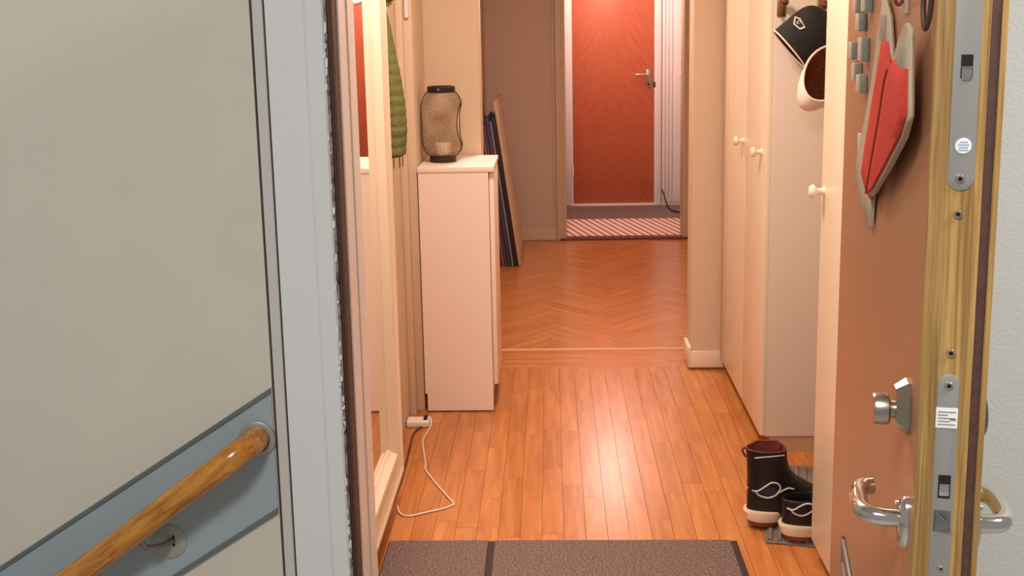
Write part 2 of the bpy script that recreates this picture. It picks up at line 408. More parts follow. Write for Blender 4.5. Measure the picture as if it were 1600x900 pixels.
# ---- parquet: every strip is a quad of one floor mesh, with its own tone
fb = bmesh.new(); uvl = fb.loops.layers.uv.new('UVMap'); pl = fb.faces.layers.float.new('plank')


def strip(pts, ln, wd, z=0.0):
    vs = [fb.verts.new((p[0], p[1], z)) for p in pts]; f = fb.faces.new(vs); f[pl] = random.random(); f.material_index = 0
    u0, v0 = random.uniform(0, 40), random.uniform(0, 40)
    for l, (u, v) in zip(f.loops, ((0, 0), (ln, 0), (ln, wd), (0, wd))): l[uvl].uv = (u0 + u, v0 + v)
    return f


g = 0.0006
x = -0.56; w = 0.0648
while x < 1.30:
    y = 2.0 - random.uniform(0, 0.5)
    while y < 4.57:
        L_ = random.choice((0.36, 0.42, 0.48)); ya, yb = max(y, 2.0), min(y + L_, 4.57)
        if yb - ya > 0.02: strip([(x + w - g, ya + g), (x + w - g, yb - g), (x + g, yb - g), (x + g, ya + g)], yb - ya, w)
        y += L_
    x += w
y = 4.57
for k in range(4):
    x = -0.56 - random.uniform(0, 0.4)
    while x < 1.30:
        strip([(x + g, y + g), (x + 0.44 - g, y + g), (x + 0.44 - g, y + 0.062 - g), (x + g, y + 0.062 - g)], 0.44, 0.062); x += 0.44
    y += 0.062
# herringbone field
hb = bmesh.new(); hu = hb.loops.layers.uv.new('UVMap'); hp = hb.faces.layers.float.new('plank')
w, Lh = 0.062, 0.434
rot = Matrix.Rotation(R(45), 2)
for T in range(-12, 12):
    for k in range(-60, 60):
        for typ in (0, 1):
            ox, oy = k * w + T * Lh, k * w - T * Lh
            if typ == 0: q = [(ox + g, oy + g), (ox + Lh - g, oy + g), (ox + Lh - g, oy + w - g), (ox + g, oy + w - g)]
            else:
                oy += w; q = [(ox + w - g, oy + g), (ox + w - g, oy + Lh - g), (ox + g, oy + Lh - g), (ox + g, oy + g)]
            q = [rot @ Vector(p) + Vector((0.30, 6.1)) for p in q]
            cx = sum(p.x for p in q) / 4; cy = sum(p.y for p in q) / 4
            if not (-0.8 < cx < 1.6 and 4.5 < cy < 7.7): continue
            f = hb.faces.new([hb.verts.new((p.x, p.y, 0)) for p in q]); f[hp] = random.random()
            u0, v0 = random.uniform(0, 40), random.uniform(0, 40)
            for l, (u, v) in zip(f.loops, ((0, 0), (Lh, 0), (Lh, w), (0, w))): l[hu].uv = (u0 + u, v0 + v)
for co, no in (((0, 4.845, 0), (0, -1, 0)), ((0, 7.34, 0), (0, 1, 0)), ((-0.44, 0, 0), (-1, 0, 0)), ((1.3, 0, 0), (1, 0, 0))):
    bmesh.ops.bisect_plane(hb, geom=hb.verts[:] + hb.edges[:] + hb.faces[:], plane_co=co, plane_no=no, clear_outer=True)
tm = bpy.data.meshes.new('tmp'); hb.to_mesh(tm); hb.free(); fb.from_mesh(tm); bpy.data.meshes.remove(tm)
vs = [fb.verts.new(p) for p in ((-0.7, 2.0, -0.0015), (1.45, 2.0, -0.0015), (1.45, 7.39, -0.0015), (-0.7, 7.39, -0.0015))]
f = fb.faces.new(vs); f.material_index = 1
me = bpy.data.meshes.new('floor'); fb.to_mesh(me); fb.free(); me.materials.append(M['floor']); me.materials.append(M['floor_under'])
fo = bpy.data.objects.new('floor', me); COL.objects.link(fo); tag(fo, 'warm oak parquet floor of the hall, straight strips then herringbone', 'floor', kind='structure')
struct('trim_15', bx((-0.435, 4.818, -0.01), (1.30, 4.846, 0.0015)), 'threshold', 'pale strip across the parquet where the pattern changes', 'trim')

# ================================================================ ENTRANCE DOOR (open)
U = Vector((-0.1721, -0.9853, 0)); DW = 0.883; DT = 0.062
door = thing('door_1', 'open brown entrance door with oak edge, locks and lever handles', 'door', (0.509, 1.9, 0), math.atan2(U.y, U.x), kind='structure')
# local frame: x from hinge to lock edge, y through the thickness (0 inner face .. DT outer face), z up


def dpart(mb, name, m, parent=door, label=None, **k):
    o = mb.build(name, m, parent, local=True, **k)
    if label: o['label'] = label
    return o


dpart(bx((0, 0.0, 0.02), (DW - 0.008, DT - 0.018, 2.06)), 'leaf_panel', 'inner_door', label='brown inner face of the entrance door')
lf = dpart(MB().box((DW - 0.03, 0.0003, 0.02), (DW, 0.0475, 2.06), 0.0012), 'edge_lipping', 'oak_edge', label='oak lipping with visible grain')
dpart(bx((DW - 0.03, 0.0475, 0.02), (DW - 0.002, 0.0562, 2.06), 0.001), 'edge_seal', 'seal', label='dark brown seal strip')
dpart(MB().box((0.0, DT - 0.018, 0.02), (DW - 0.03, DT, 2.06)).box((DW - 0.04, 0.0562, 0.02), (DW - 0.001, DT, 2.06), 0.001), 'outer_skin', 'oak_edge', label='pale outer skin of the door')


def stadium(y0, y1, z0, z1, x, round_lo, round_hi, n=12):
    r = (y1 - y0) / 2; c = (y0 + y1) / 2; pts = []
    if round_lo:
        pts += [(x, c + r * math.cos(a), z0 + r + r * math.sin(a)) for a in [PI + PI * k / n for k in range(n + 1)]]
    else: pts += [(x, y0, z0), (x, y1, z0)]
    if round_hi:
        pts += [(x, c + r * math.cos(a), z1 - r + r * math.sin(a)) for a in [PI * k / n for k in range(n + 1)]]
    else: pts += [(x, y1, z1), (x, y0, z1)]
    return pts


def screw(par, y, z, r=0.0042):
    m = MB().lathe([(0.0001, 0.0010), (r * .45, 0.0010), (r * .52, 0.0024), (r * .8, 0.0022), (r, 0.001), (r, 0)], (DW + 0.0012, y, z), (1, 0, 0), 18)
    m.mi = 1; m.lathe([(0.0001, 0.0014), (r * .48, 0.0014)], (DW + 0.0012, y, z), (1, 0, 0), 6)
    return dpart(m, 'screw', ('chrome', 'hole'), par)


p1 = dpart(MB().prism(stadium(0.0158, 0.0392, 1.3335, 1.75, DW - 0.002, True, False), (0.0034, 0, 0), 0.0006), 'lock_faceplate', 'faceplate', label='upper grey lock faceplate')
dpart(bx((DW + 0.0005, 0.0224, 1.4385), (DW + 0.0016, 0.0330, 1.4605)), 'bolt_slot', 'hole', p1)
dpart(MB().box((DW, 0.0232, 1.4385), (DW + 0.0024, 0.0324, 1.4480), 0.0005).box((DW, 0.0226, 1.4482), (DW + 0.0030, 0.0328, 1.4496)).box((DW, 0.0236, 1.4370), (DW + 0.0026, 0.0320, 1.4380)), 'bolt', 'chrome', p1)
st = dpart(MB().lathe([(0.0001, 0.0009), (0.0072, 0.0009), (0.0074, 0)], (DW + 0.0014, 0.0282, 1.3760), (1, 0, 0), 28), 'round_sticker', 'sticker', p1, label='round white sticker with pale blue print')
k_ = MB()
for i, (wv, z) in enumerate(((0.0035, 1.3795), (0.0048, 1.3770), (0.0040, 1.3745), (0.0046, 1.3720))): k_.box((DW + 0.002, 0.0282 - wv, z - 0.0006), (DW + 0.0025, 0.0282 + wv, z + 0.0006))
k_.build('sticker_print', 'ink_blue', p1, local=True)
screw(p1, 0.0267, 1.3450)
screw(lf, 0.0264, 1.3114); screw(lf, 0.0266, 1.1751)
p2 = dpart(MB().prism(stadium(0.0162, 0.0365, 0.85, 1.1531, DW - 0.002, False, True), (0.0034, 0, 0), 0.0006), 'lock_faceplate', 'faceplate', label='lower grey lock faceplate')
screw(p2, 0.0264, 1.1421); screw(p2, 0.0275, 0.9512, 0.003)
lb = dpart(bx((DW + 0.001, 0.0160, 1.0990), (DW + 0.0019, 0.0360, 1.1195)), 'paper_label', 'sticker', p2, label='white printed paper label')
k_ = MB()
for i in range(5): k_.box((DW + 0.0019, 0.0178, 1.1022 + i * 0.0032), (DW + 0.0023, 0.0178 + (0.0165, 0.011, 0.0150, 0.009, 0.0165)[i], 1.1022 + i * 0.0032 + 0.0009))
k_.box((DW + 0.0019, 0.029, 1.107), (DW + 0.0023, 0.0345, 1.1092))
k_.build('label_print', 'ink_grey', p2, local=True)
dpart(bx((DW + 0.0005, 0.0212, 1.0260), (DW + 0.0018, 0.0328, 1.0500)), 'bolt_slot', 'hole', p2)
dpart(MB().box((DW, 0.0222, 1.0285), (DW + 0.0028, 0.0318, 1.0390), 0.0008).box((DW, 0.0225, 1.0392), (DW + 0.003, 0.0316, 1.0410)), 'bolt', 'chrome', p2)
dpart(MB().prism([(DW - 0.003, 0.0180, 0.9900), (DW - 0.003, 0.0345, 0.9900), (DW - 0.003, 0.0345, 1.0130), (DW - 0.003, 0.0180, 1.0130)], (0.0045, 0, 0)).prism([(DW, 0.0190, 0.9915), (DW, 0.0335, 0.9915), (DW + 0.009, 0.0335, 0.9985), (DW + 0.009, 0.0300, 1.0050), (DW, 0.0200, 1.0110)], (0.003, 0, 0.0), 0.0008), 'latch', 'steel', p2)

# thumb-turn on the inner face, cylinder guard outside
ec = MB()
def oct_ring(cx, cz, hw, hh, y, k=0.45):
    return [(cx + sx * hw * a, y, cz + sz * hh * b) for sx, sz, a, b in ((1, 1, k, 1), (1, 1, 1, .62), (1, -1, 1, .62), (1, -1, k, 1), (-1, -1, k, 1), (-1, -1, 1, .62), (-1, 1, 1, .62), (-1, 1, k, 1))]
ec.loft([oct_ring(0.824, 1.098, 0.022, 0.0275, 0.0), oct_ring(0.824, 1.098, 0.022, 0.0275, -0.003), oct_ring(0.824, 1.098, 0.016, 0.020, -0.0145)])
esc = dpart(ec, 'lock_escutcheon', 'nickel', label='bevelled nickel escutcheon', ang=20)
dpart(MB().lathe([(0.0001, 0), (0.009, 0), (0.009, 0.004), (0.0148, 0.005), (0.0165, 0.007), (0.0165, 0.019), (0.0152, 0.0215), (0.0001, 0.022)], (0.824, -0.0145, 1.094), (0, -1, 0), 32), 'thumb_turn', 'nickel', esc)
dpart(MB().lathe([(0.0001, 0.012), (0.020, 0.012), (0.028, 0.007), (0.030, 0)], (0.82, DT, 1.092), (0, 1, 0), 28, 1, 1), 'cylinder_guard', 'black', label='black cylinder guard on the outer side')


def lever(side):
    s = -1 if side == 'in' else 1; y0 = 0 if side == 'in' else DT; z = 0.982; X = 0.842
    rs = MB().lathe([(0.0001, 0.0085), (0.012, 0.0085), (0.015, 0.006), (0.0165, 0.002), (0.0165, 0)], (X, y0, z - 0.004), (0, s, 0), 28, 1, 1.0)
    # rosette is a tall oval
    for v in rs.bm.verts: v.co.z = (z - 0.004) + (v.co.z - (z - 0.004)) * 1.75
    rose = dpart(rs, 'handle_rosette', 'chrome')
    dpart(MB().lathe([(0.0001, 0.003), (0.003, 0.003), (0.0035, 0)], (X - 0.002, y0 + s * 0.0085, z + 0.017), (0, s, 0), 12), 'rosette_screw', 'chrome', rose)
    reach = 0.043 if side == 'in' else 0.036
    pts = [(X, y0 + s * 0.004, z), (X, y0 + s * (reach - 0.022), z), (X - 0.004, y0 + s * (reach - 0.008), z), (X - 0.017, y0 + s * reach, z), (X - 0.040, y0 + s * (reach + 0.001), z + 0.001), (X - 0.060, y0 + s * (reach - 0.001), z + 0.001), (X - 0.072, y0 + s * (reach - 0.007), z + 0.001), (X - 0.076, y0 + s * (reach - 0.017), z + 0.001)]
    P = smooth_path(pts, 5)
    dpart(MB().tube(P, 0.0095, 16), 'lever_handle', 'chrome', rose)


lever('in'); lever('out')
# letter flap low on the inner face
ms = MB(); fz0, fz1, fs0, fs1 = 0.618, 0.668, 0.246, 0.60
ms.box((fs0, -0.006, fz1 - 0.012), (fs1, 0, fz1), 0.002); ms.box((fs0, -0.006, fz0), (fs1, 0, fz0 + 0.012), 0.002); ms.box((fs0, -0.006, fz0), (fs0 + 0.012, 0, fz1), 0.002); ms.box((fs1 - 0.012, -0.006, fz0), (fs1, 0, fz1), 0.002); ms.box((fs0 + 0.012, -0.004, fz0 + 0.012), (fs1 - 0.012, 0, fz1 - 0.012))
dpart(ms, 'letter_flap', 'steel', label='steel letter flap')

# ---- things stuck to the inner face: door-local builder for separate things
D0 = MW[door.name]


def dw(p): return D0 @ Vector(p)


def on_door(name, label, cat, base, group=None):
    return thing(name, label, cat, dw(base), math.atan2(U.y, U.x), group)


mg = [((0.245, 1.513, 0.026), 'pale grey magnet on brown door, left of the two cut by the picture top'),
      ((0.363, 1.517, 0.032), 'grey green magnet on brown door, right of the two cut by the picture top'),
      ((0.293, 1.487, 0.026), 'grey green magnet on brown door, alone in second row from picture top'),
      ((0.199, 1.443, 0.027), 'narrow dark magnet on brown door, left of the largest magnet in the middle row'),
      ((0.340, 1.449, 0.034), 'largest grey green magnet on brown door, right one of the middle row'),
      ((0.256, 1.413, 0.027), 'grey magnet on brown door, upper of the lowest two'),
      ((0.329, 1.400, 0.026), 'grey green magnet on brown door, lowest of the grey ones')]
for (s, z, h), lab in mg:
    t = on_door('magnet', lab, 'magnet', (s, 0, z), 'magnets on the brown entrance door')
    MB().box((-0.034, -0.0105, -h / 2), (0, -0.0003, h / 2), 0.0012).build('magnet_block', 'magnet', t, local=True)
    MB().box((-0.033, -0.0130, -h / 2 + 0.0008), (-0.0005, -0.0100, h / 2 - 0.0008), 0.0008).build('magnet_face', 'magnet_face', t, local=True)


t = on_door('magnet', 'pale cream magnet at the left edge of the red pot holders', 'magnet', (0.300, 0, 1.310), 'magnets on the brown entrance door')
MB().box((-0.03, -0.005, -0.014), (0, -0.0003, 0.014), 0.001).build('magnet_block', 'magnet_face', t, local=True)


def pot_holder(outer, inner, base, label, tabc, bulge, lift):
    """outer / inner: (s, z) outlines on the door plane; a padded leaf standing a little off the door"""
    t = on_door('pot_holder', label, 'pot holder', (base[0], 0, base[1]), 'red pot holders on the brown door')
    b0 = Vector((base[0], 0, base[1]))

    def pad(poly, y_back, th, name, m, puff):
        cx = sum(p[0] for p in poly) / len(poly); cz = sum(p[1] for p in poly) / len(poly)
        dense = []
        k = len(poly)
        for i in range(k):
            a, b = poly[i], poly[(i + 1) % k]
            for j in range(3): dense.append((lerp(a[0], b[0], j / 3), lerp(a[1], b[1], j / 3)))
        def ring(f, y): return [Vector((cx + (p[0] - cx) * f, y, cz + (p[1] - cz) * f)) - b0 for p in dense]
        mb = MB(); mb.loft([ring(0.985, y_back), ring(1.0, y_back - th * 0.5), ring(0.985, y_back - th), ring(0.7, y_back - th - puff * 0.5), ring(0.35, y_back - th - puff), ring(0.05, y_back - th - puff)])
        return mb.build(name, m, t, local=True, ang=60)
    pad(outer, -lift, 0.006, 'binding', 'felt_grey', 0.0)
    pad(inner, -lift - 0.005, 0.004, 'felt_pad', 'felt_red', bulge)
    (s, z) = tabc
    MB().box((s - 0.024 - base[0], -lift - 0.0085, z - 0.015 - base[1]), (s + 0.024 - base[0], -lift - 0.004, z + 0.015 - base[1]), 0.001).build('hanging_tab', 'tab', t, local=True)
    return t


A = [(0.54, 1.521), (0.597, 1.496), (0.617, 1.47), (0.637, 1.442), (0.642, 1.391), (0.551, 1.328), (0.5, 1.271), (0.479, 1.221), (0.38, 1.225), (0.275, 1.26), (0.309, 1.298), (0.379, 1.351), (0.451, 1.417), (0.489, 1.476)]
Ai = [(0.565, 1.468), (0.609, 1.467), (0.641, 1.442), (0.672, 1.415), (0.672, 1.379), (0.604, 1.326), (0.54, 1.273), (0.507, 1.262), (0.443, 1.265), (0.386, 1.28), (0.41, 1.31), (0.459, 1.359), (0.519, 1.421)]
Bo = [(0.81, 1.49), (0.837, 1.484), (0.844, 1.463), (0.858, 1.402), (0.826, 1.377), (0.715, 1.33), (0.576, 1.277), (0.555, 1.277), (0.601, 1.326), (0.654, 1.377), (0.691, 1.423), (0.722, 1.445), (0.764, 1.473)]
Bi = [(0.752, 1.452), (0.800, 1.446), (0.845, 1.446), (0.854, 1.404), (0.822, 1.380), (0.713, 1.335), (0.600, 1.290), (0.561, 1.279), (0.604, 1.326), (0.656, 1.377), (0.694, 1.422), (0.720, 1.440)]
pot_holder(A, Ai, (0.47, 1.36), 'coral red pot holder with beige edge, farther from the locks and half covered', (0.560, 1.482), 0.003, 0.002)
pb_ = pot_holder(Bo, Bi, (0.72, 1.37), 'coral red pot holder with beige edge, nearer the locks and on top', (0.800, 1.452), 0.003, 0.012)
MB().tube([Vector((a - 0.72, -0.0222, b - 1.37)) for a, b in smooth_path_2d([Bi[-1], Bi[-2], Bi[-3], Bi[-4], Bi[-5]])], 0.0011, 6).build('seam', 'seam_red', pb_, local=True)  # added dark line, stands for the shade in the crease between the holders
# key ring and little hook at the upper picture edge
t = on_door('key_loop', 'long dark key loop hanging on brown door near oak edge', 'key loop', (0.860, 0, 1.562))
lp = smooth_path([(-0.006, -0.0065, 0.0), (-0.010, -0.007, -0.03), (-0.009, -0.0075, -0.062), (0.0, -0.0065, -0.078), (0.008, -0.004, -0.062), (0.009, -0.0035, -0.03), (0.006, -0.003, 0.0)], 6)
MB().tube(lp, 0.0026, 8).build('loop', 'cable_black', t, local=True)
MB().lathe([(0.0001, 0.010), (0.010, 0.010), (0.013, 0.006), (0.013, 0)], (0, 0, 0.004), (0, -1, 0), 20).build('peg', 'black', t, local=True)
t = on_door('door_hook', 'small brown hook above the red pot holders on brown door', 'hook', (0.690, 0, 1.512))
MB().box((-0.012, -0.004, -0.014), (0.012, 0, 0.06), 0.001).build('back_plate', 'felt_grey', t, local=True)
MB().tube(smooth_path([(0, -0.003, 0.004), (0, -0.009, -0.004), (0, -0.013, 0.002), (0, -0.014, 0.012)], 5), 0.002, 8).build('prong', 'boot_lining', t, local=True)

# ================================================================ LANDING HANDRAIL
sl = 0.65
bd = thing('wall_band', 'blue grey sloping wall band with dark edges behind the wooden handrail', 'wall band', (-0.8, 1.9, 0.5))


def bandz(x, top): return (0.843 if top else 0.598) + (x + 0.521) * sl


x0, x1 = -1.6, -0.5205
MB().prism([(x0, 1.9, bandz(x0, 0)), (x1, 1.9, bandz(x1, 0)), (x1, 1.9, bandz(x1, 1)), (x0, 1.9, bandz(x0, 1))], (0, -0.004, 0)).build('band_panel', 'band', bd)
for tp in (0, 1):
    zo = -0.010 if tp else 0.0
    MB().prism([(x0, 1.896, bandz(x0, tp) + zo), (x1, 1.896, bandz(x1, tp) + zo), (x1, 1.896, bandz(x1, tp) + zo + 0.010), (x0, 1.896, bandz(x0, tp) + zo + 0.010)], (0, -0.003, 0), 0.0008).build('edge_strip', 'band_edge', bd)
hr = thing('handrail', 'varnished golden wooden handrail sloping along the landing wall', 'handrail', (-0.8, 1.9, 0.5))
P = smooth_path([(-1.6, 1.82, 0.005), (-1.2, 1.82, 0.286), (-0.86, 1.82, 0.529), (-0.66, 1.82, 0.678), (-0.598, 1.822, 0.722), (-0.568, 1.838, 0.743), (-0.553, 1.866, 0.748), (-0.551, 1.897, 0.747)], 7)
MB().tube(P, 0.0235, 24).build('rail', 'rail', hr)
MB().lathe([(0.0245, 0), (0.0345, 0), (0.0345, 0.004), (0.031, 0.006), (0.0245, 0.006)], (-0.551, 1.896, 0.745), (0, -1, 0), 32).build('end_rosette', 'faceplate', hr)
br = MB().lathe([(0.0001, 0.006), (0.028, 0.006), (0.035, 0.002), (0.035, 0)], (-0.733, 1.8965, 0.541), (0, -1, 0), 32).build('bracket_plate', 'clear', hr)
MB().tube(smooth_path([(-0.722, 1.893, 0.545), (-0.735, 1.865, 0.548), (-0.752, 1.835, 0.560), (-0.757, 1.822, 0.590)], 6), 0.006, 10).build('bracket_arm', 'steel', br)
MB().box((-0.724, 1.8905, 0.533), (-0.718, 1.893, 0.557), 0.001).build('bracket_screw', 'hook_red', br)

# ================================================================ LEFT SIDE OF THE HALL
# wall mirror with a wide moulded frame; glass faces +X
mr = thing('wall_mirror', 'tall hall mirror in wide cream moulded frame on the left wall', 'mirror', (-0.56, 2.65, 0.09))
prof = [(0.0, 0.0), (0.0, 0.075), (0.006, 0.083), (0.022, 0.085), (0.030, 0.080), (0.040, 0.078), (0.075, 0.074), (0.085, 0.080), (0.098, 0.078), (0.110, 0.062), (0.122, 0.055), (0.122, 0.0)]
Y0, Y1, Z0, Z1 = 2.16, 3.235, 0.10, 2.02


def fr_ring(wv, dv, corner):
    y = (Y0 + wv) if corner in (0, 3) else (Y1 - wv); z = (Z0 + wv) if corner in (0, 1) else (Z1 - wv)
    return (-0.56 + dv, y, z)


fm = bmesh.new(); rg = [[fm.verts.new(fr_ring(a, b, k)) for a, b in prof] for k in range(4)]
for k in range(4):
    q, e = rg[k], rg[(k + 1) % 4]
    for i in range(len(prof) - 1): fm.faces.new((q[i], e[i], e[i + 1], q[i + 1]))
bmesh.ops.recalc_face_normals(fm, faces=fm.faces)
m_ = MB(); m_.add(fm); m_.build('frame', 'cream_gloss', mr, ang=25)
MB().box((-0.556, Y0 + 0.11, Z0 + 0.11), (-0.507, Y1 - 0.11, Z1 - 0.11)).build('mirror_glass', 'mirror', mr, smooth=False)

# green knitted scarf on a peg behind the mirror
sc = thing('scarf', 'olive green ribbed knit scarf hanging on the left wall behind the mirror', 'scarf', (-0.56, 3.60, 1.05))
rings = []
prf = [(1.058, 0.028, 0.050), (1.066, 0.034, 0.060), (1.15, 0.038, 0.062), (1.24, 0.036, 0.058), (1.33, 0.030, 0.050), (1.42, 0.022, 0.040), (1.50, 0.015, 0.028), (1.545, 0.010, 0.018)]
zs = []
z = 1.058
while z < 1.545:
    for i in range(len(prf) - 1):
        if prf[i][0] <= z <= prf[i + 1][0]:
            f = (z - prf[i][0]) / (prf[i + 1][0] - prf[i][0]); ax = lerp(prf[i][1], prf[i + 1][1], f); ay = lerp(prf[i][2], prf[i + 1][2], f)
    rib = 0.94 + 0.06 * abs(math.sin(PI * (z - 1.058) / 0.034))
    rings.append([(-0.552 + ax + ax * rib * math.cos(a) * 1.0, 3.60 + ay * rib * math.sin(a) * (1 + 0.05 * math.sin(9 * z)), z) for a in [2 * PI * k / 20 for k in range(20)]])
    z += 0.00425
MB().loft(rings).build('knit_body', 'green', sc, ang=80)
MB().lathe([(0.0001, -0.026), (0.014, -0.023), (0.025, -0.012), (0.028, 0.0), (0.025, 0.012), (0.014, 0.023), (0.0001, 0.026)], (-0.525, 3.60, 1.590), (0, 0, 1), 20).build('pompom', 'green', sc)
f_ = MB()
for dx, dy in ((-0.012, -0.02), (0.004, 0.0), (0.012, 0.022)): f_.tube([(-0.51 + dx, 3.60 + dy, 1.062), (-0.511 + dx, 3.60 + dy, 1.02)], 0.0022, 6)
f_.build('fringe', 'green_dark', sc)
MB().tube([(-0.557, 3.60, 1.565), (-0.525, 3.60, 1.556), (-0.515, 3.60, 1.565)], 0.006, 8).build('hanging_loop', 'green_dark', sc)

# shallow white cabinet
cb = thing('shoe_cabinet', 'low pale cabinet against the wall end with a lantern on top', 'cabinet', (-0.36, 4.2, 0))
c = MB()
c.prism([(-0.492, 4.03, 0.075), (-0.500, 4.03, 0.075), (-0.500, 4.03, 0.942), (-0.236, 4.03, 0.942), (-0.236, 4.03, 0.006), (-0.492, 4.03, 0.006)], (0, 0.018, 0))
c.box((-0.492, 4.36, 0.006), (-0.236, 4.378, 0.942)); c.box((-0.50, 4.048, 0.10), (-0.488, 4.36, 0.942)); c.box((-0.492, 4.048, 0.06), (-0.238, 4.36, 0.078))
c.build('carcass', 'pink_cab', cb, smooth=False)
MB().box((-0.502, 4.026, 0.942), (-0.214, 4.385, 0.962), 0.002).build('top_board', 'pink_cab', cb)
MB().box((-0.235, 4.052, 0.105), (-0.217, 4.378, 0.938), 0.002).build('cabinet_door', 'pink_cab', cb)

# wire lantern on the cabinet
ln = thing('wire_lantern', 'black framed wire mesh lantern with a candle on the pale cabinet', 'lantern', (-0.420, 4.20, 0.962))
base_z = 0.962
lp_ = [(0.052, 0.028), (0.060, 0.033), (0.070, 0.048), (0.077, 0.072), (0.078, 0.110), (0.078, 0.150), (0.078, 0.190), (0.077, 0.222), (0.070, 0.246), (0.060, 0.262), (0.052, 0.270)]


def lan_r(h):
    for (a, ha), (b, hb_) in zip(lp_, lp_[1:]):
        if ha <= h <= hb_: return lerp(a, b, (h - ha) / (hb_ - ha))
    return lp_[0][0] if h < lp_[0][1] else lp_[-1][0]


def lan(ph, h):
    r = lan_r(h); d = math.cos(ph)
    if d > 0:    # the right side is pressed in between the shoulders
        r *= 1 - 0.30 * d ** 4 * max(0, math.sin(PI * min(1, max(0, (h - 0.062) / 0.165)))) ** 0.7
    return Vector((-0.420 + r * math.cos(ph), 4.20 + r * math.sin(ph), base_z + h))


mesh_ = MB(); NH = 38
for sgn in (1, -1):
    for k in range(NH):
        mesh_.tube([lan(2 * PI * k / NH + sgn * 2.2 * i / 18, 0.028 + 0.242 * i / 18) for i in range(19)], 0.0011, 4, cap=False)
mesh_.build('wire_mesh', 'cage', ln)
for ph in (0, PI / 2, PI, 3 * PI / 2):
    if ph in (PI / 2, 3 * PI / 2): continue
    MB().tube([lan(ph, 0.028 + 0.242 * i / 24) for i in range(25)], 0.0042, 8).build('frame_rod', 'black', ln)
MB().tube([Vector((-0.420 + 0.0775, 4.20, base_z + 0.225)), Vector((-0.420 + 0.069, 4.194, base_z + 0.185)), Vector((-0.420 + 0.069, 4.194, base_z + 0.105)), Vector((-0.420 + 0.0775, 4.20, base_z + 0.065))], 0.0018, 8).build('side_wire', 'black', ln)
MB().lathe([(0.0001, 0), (0.051, 0), (0.052, 0.003), (0.052, 0.026), (0.049, 0.028), (0.0001, 0.028)], (-0.420, 4.20, base_z), (0, 0, 1), 36).build('base_ring', 'black', ln)
MB().lathe([(0.046, 0.268), (0.053, 0.268), (0.054, 0.270), (0.054, 0.290), (0.052, 0.292), (0.046, 0.292), (0.046, 0.268)], (-0.420, 4.20, base_z), (0, 0, 1), 36).build('top_ring', 'black', ln)
MB().lathe([(0.0001, 0.004), (0.004, 0.003), (0.004, 0)], (-0.425, 4.146, base_z + 0.282), (0, -1, 0), 12).build('rivet', 'chrome', ln)
MB().lathe([(0.0001, 0), (0.030, 0), (0.031, 0.004), (0.031, 0.042), (0.028, 0.045), (0.0001, 0.044)], (-0.420, 4.20, base_z + 0.028), (0, 0, 1), 28).build('candle', 'candle', ln)

# framed pictures leaning in the far hall, edges towards the camera
lean = math.atan2(0.135, 1.02)
cols = [('frame_beige', None)]
M['pic_maroon'] = mat('maroon_canvas_edge', srgb(112, 48, 44), 0.7); M['pic_navy'] = mat('navy_canvas_edge', srgb(62, 62, 88), 0.7)
M['pic_grey'] = mat('grey_canvas_edge', srgb(140, 124, 128), 0.7); M['pic_purple'] = mat('purple_canvas_edge', srgb(92, 60, 76), 0.7); M['pic_black'] = mat('black_canvas_edge', srgb(40, 32, 34), 0.7)
pics = [('beige edged', 'frame_beige', 0.018, 1.025, 'tall beige edged picture, outermost of the stack leaning behind the cabinet'),
        ('black', 'pic_black', 0.024, 0.93, 'black edged picture just inside the beige one in the leaning stack'),
        ('grey', 'pic_grey', 0.012, 0.90, 'pale grey edged picture, third from the front of the leaning stack'),
        ('navy', 'pic_navy', 0.020, 0.92, 'dark blue edged picture right behind the pale grey one in the leaning stack'),
        ('purple', 'pic_purple', 0.016, 0.88, 'purple edged picture between the dark blue and the grey violet one'),
        ('grey2', 'pic_grey', 0.010, 0.91, 'thin grey violet edged picture deep in the leaning stack'),
        ('maroon', 'pic_maroon', 0.022, 0.95, 'maroon edged picture at the back of the leaning stack')]
xb = -0.190
for i, (nm, mm, th, hh, lab) in enumerate(pics):
    y0 = 6.55 + (0.0 if i == 0 else 0.006 + 0.004 * (i % 3)); y1 = 7.15 - 0.03 * i
    t = thing('framed_picture', lab, 'picture', (xb - th / 2, (y0 + y1) / 2, 0.0), 0, 'pictures leaning in the far hall')
    lx = -math.sin(lean); lz = math.cos(lean)
    lift = th * math.sin(lean)

    def q(a, b): return (xb - a * math.cos(lean) + b * lx, y0, 0.002 + b * lz - a * math.sin(lean) + lift)
    MB().prism([q(0, 0), q(th, 0), q(th, hh), q(0, hh)], (0, y1 - y0, 0), 0.002).build('picture_frame', mm, t)
    vv = [q(-0.001, 0.05), q(0.0006, 0.05), q(0.0006, hh - 0.05), q(-0.001, hh - 0.05)]
    if i == 0: MB().prism([(a, b + 0.05, c_) for a, b, c_ in vv], (0, y1 - y0 - 0.1, 0)).build('picture_face', 'far_trim', t)
    xb -= th / math.cos(lean) + 0.003

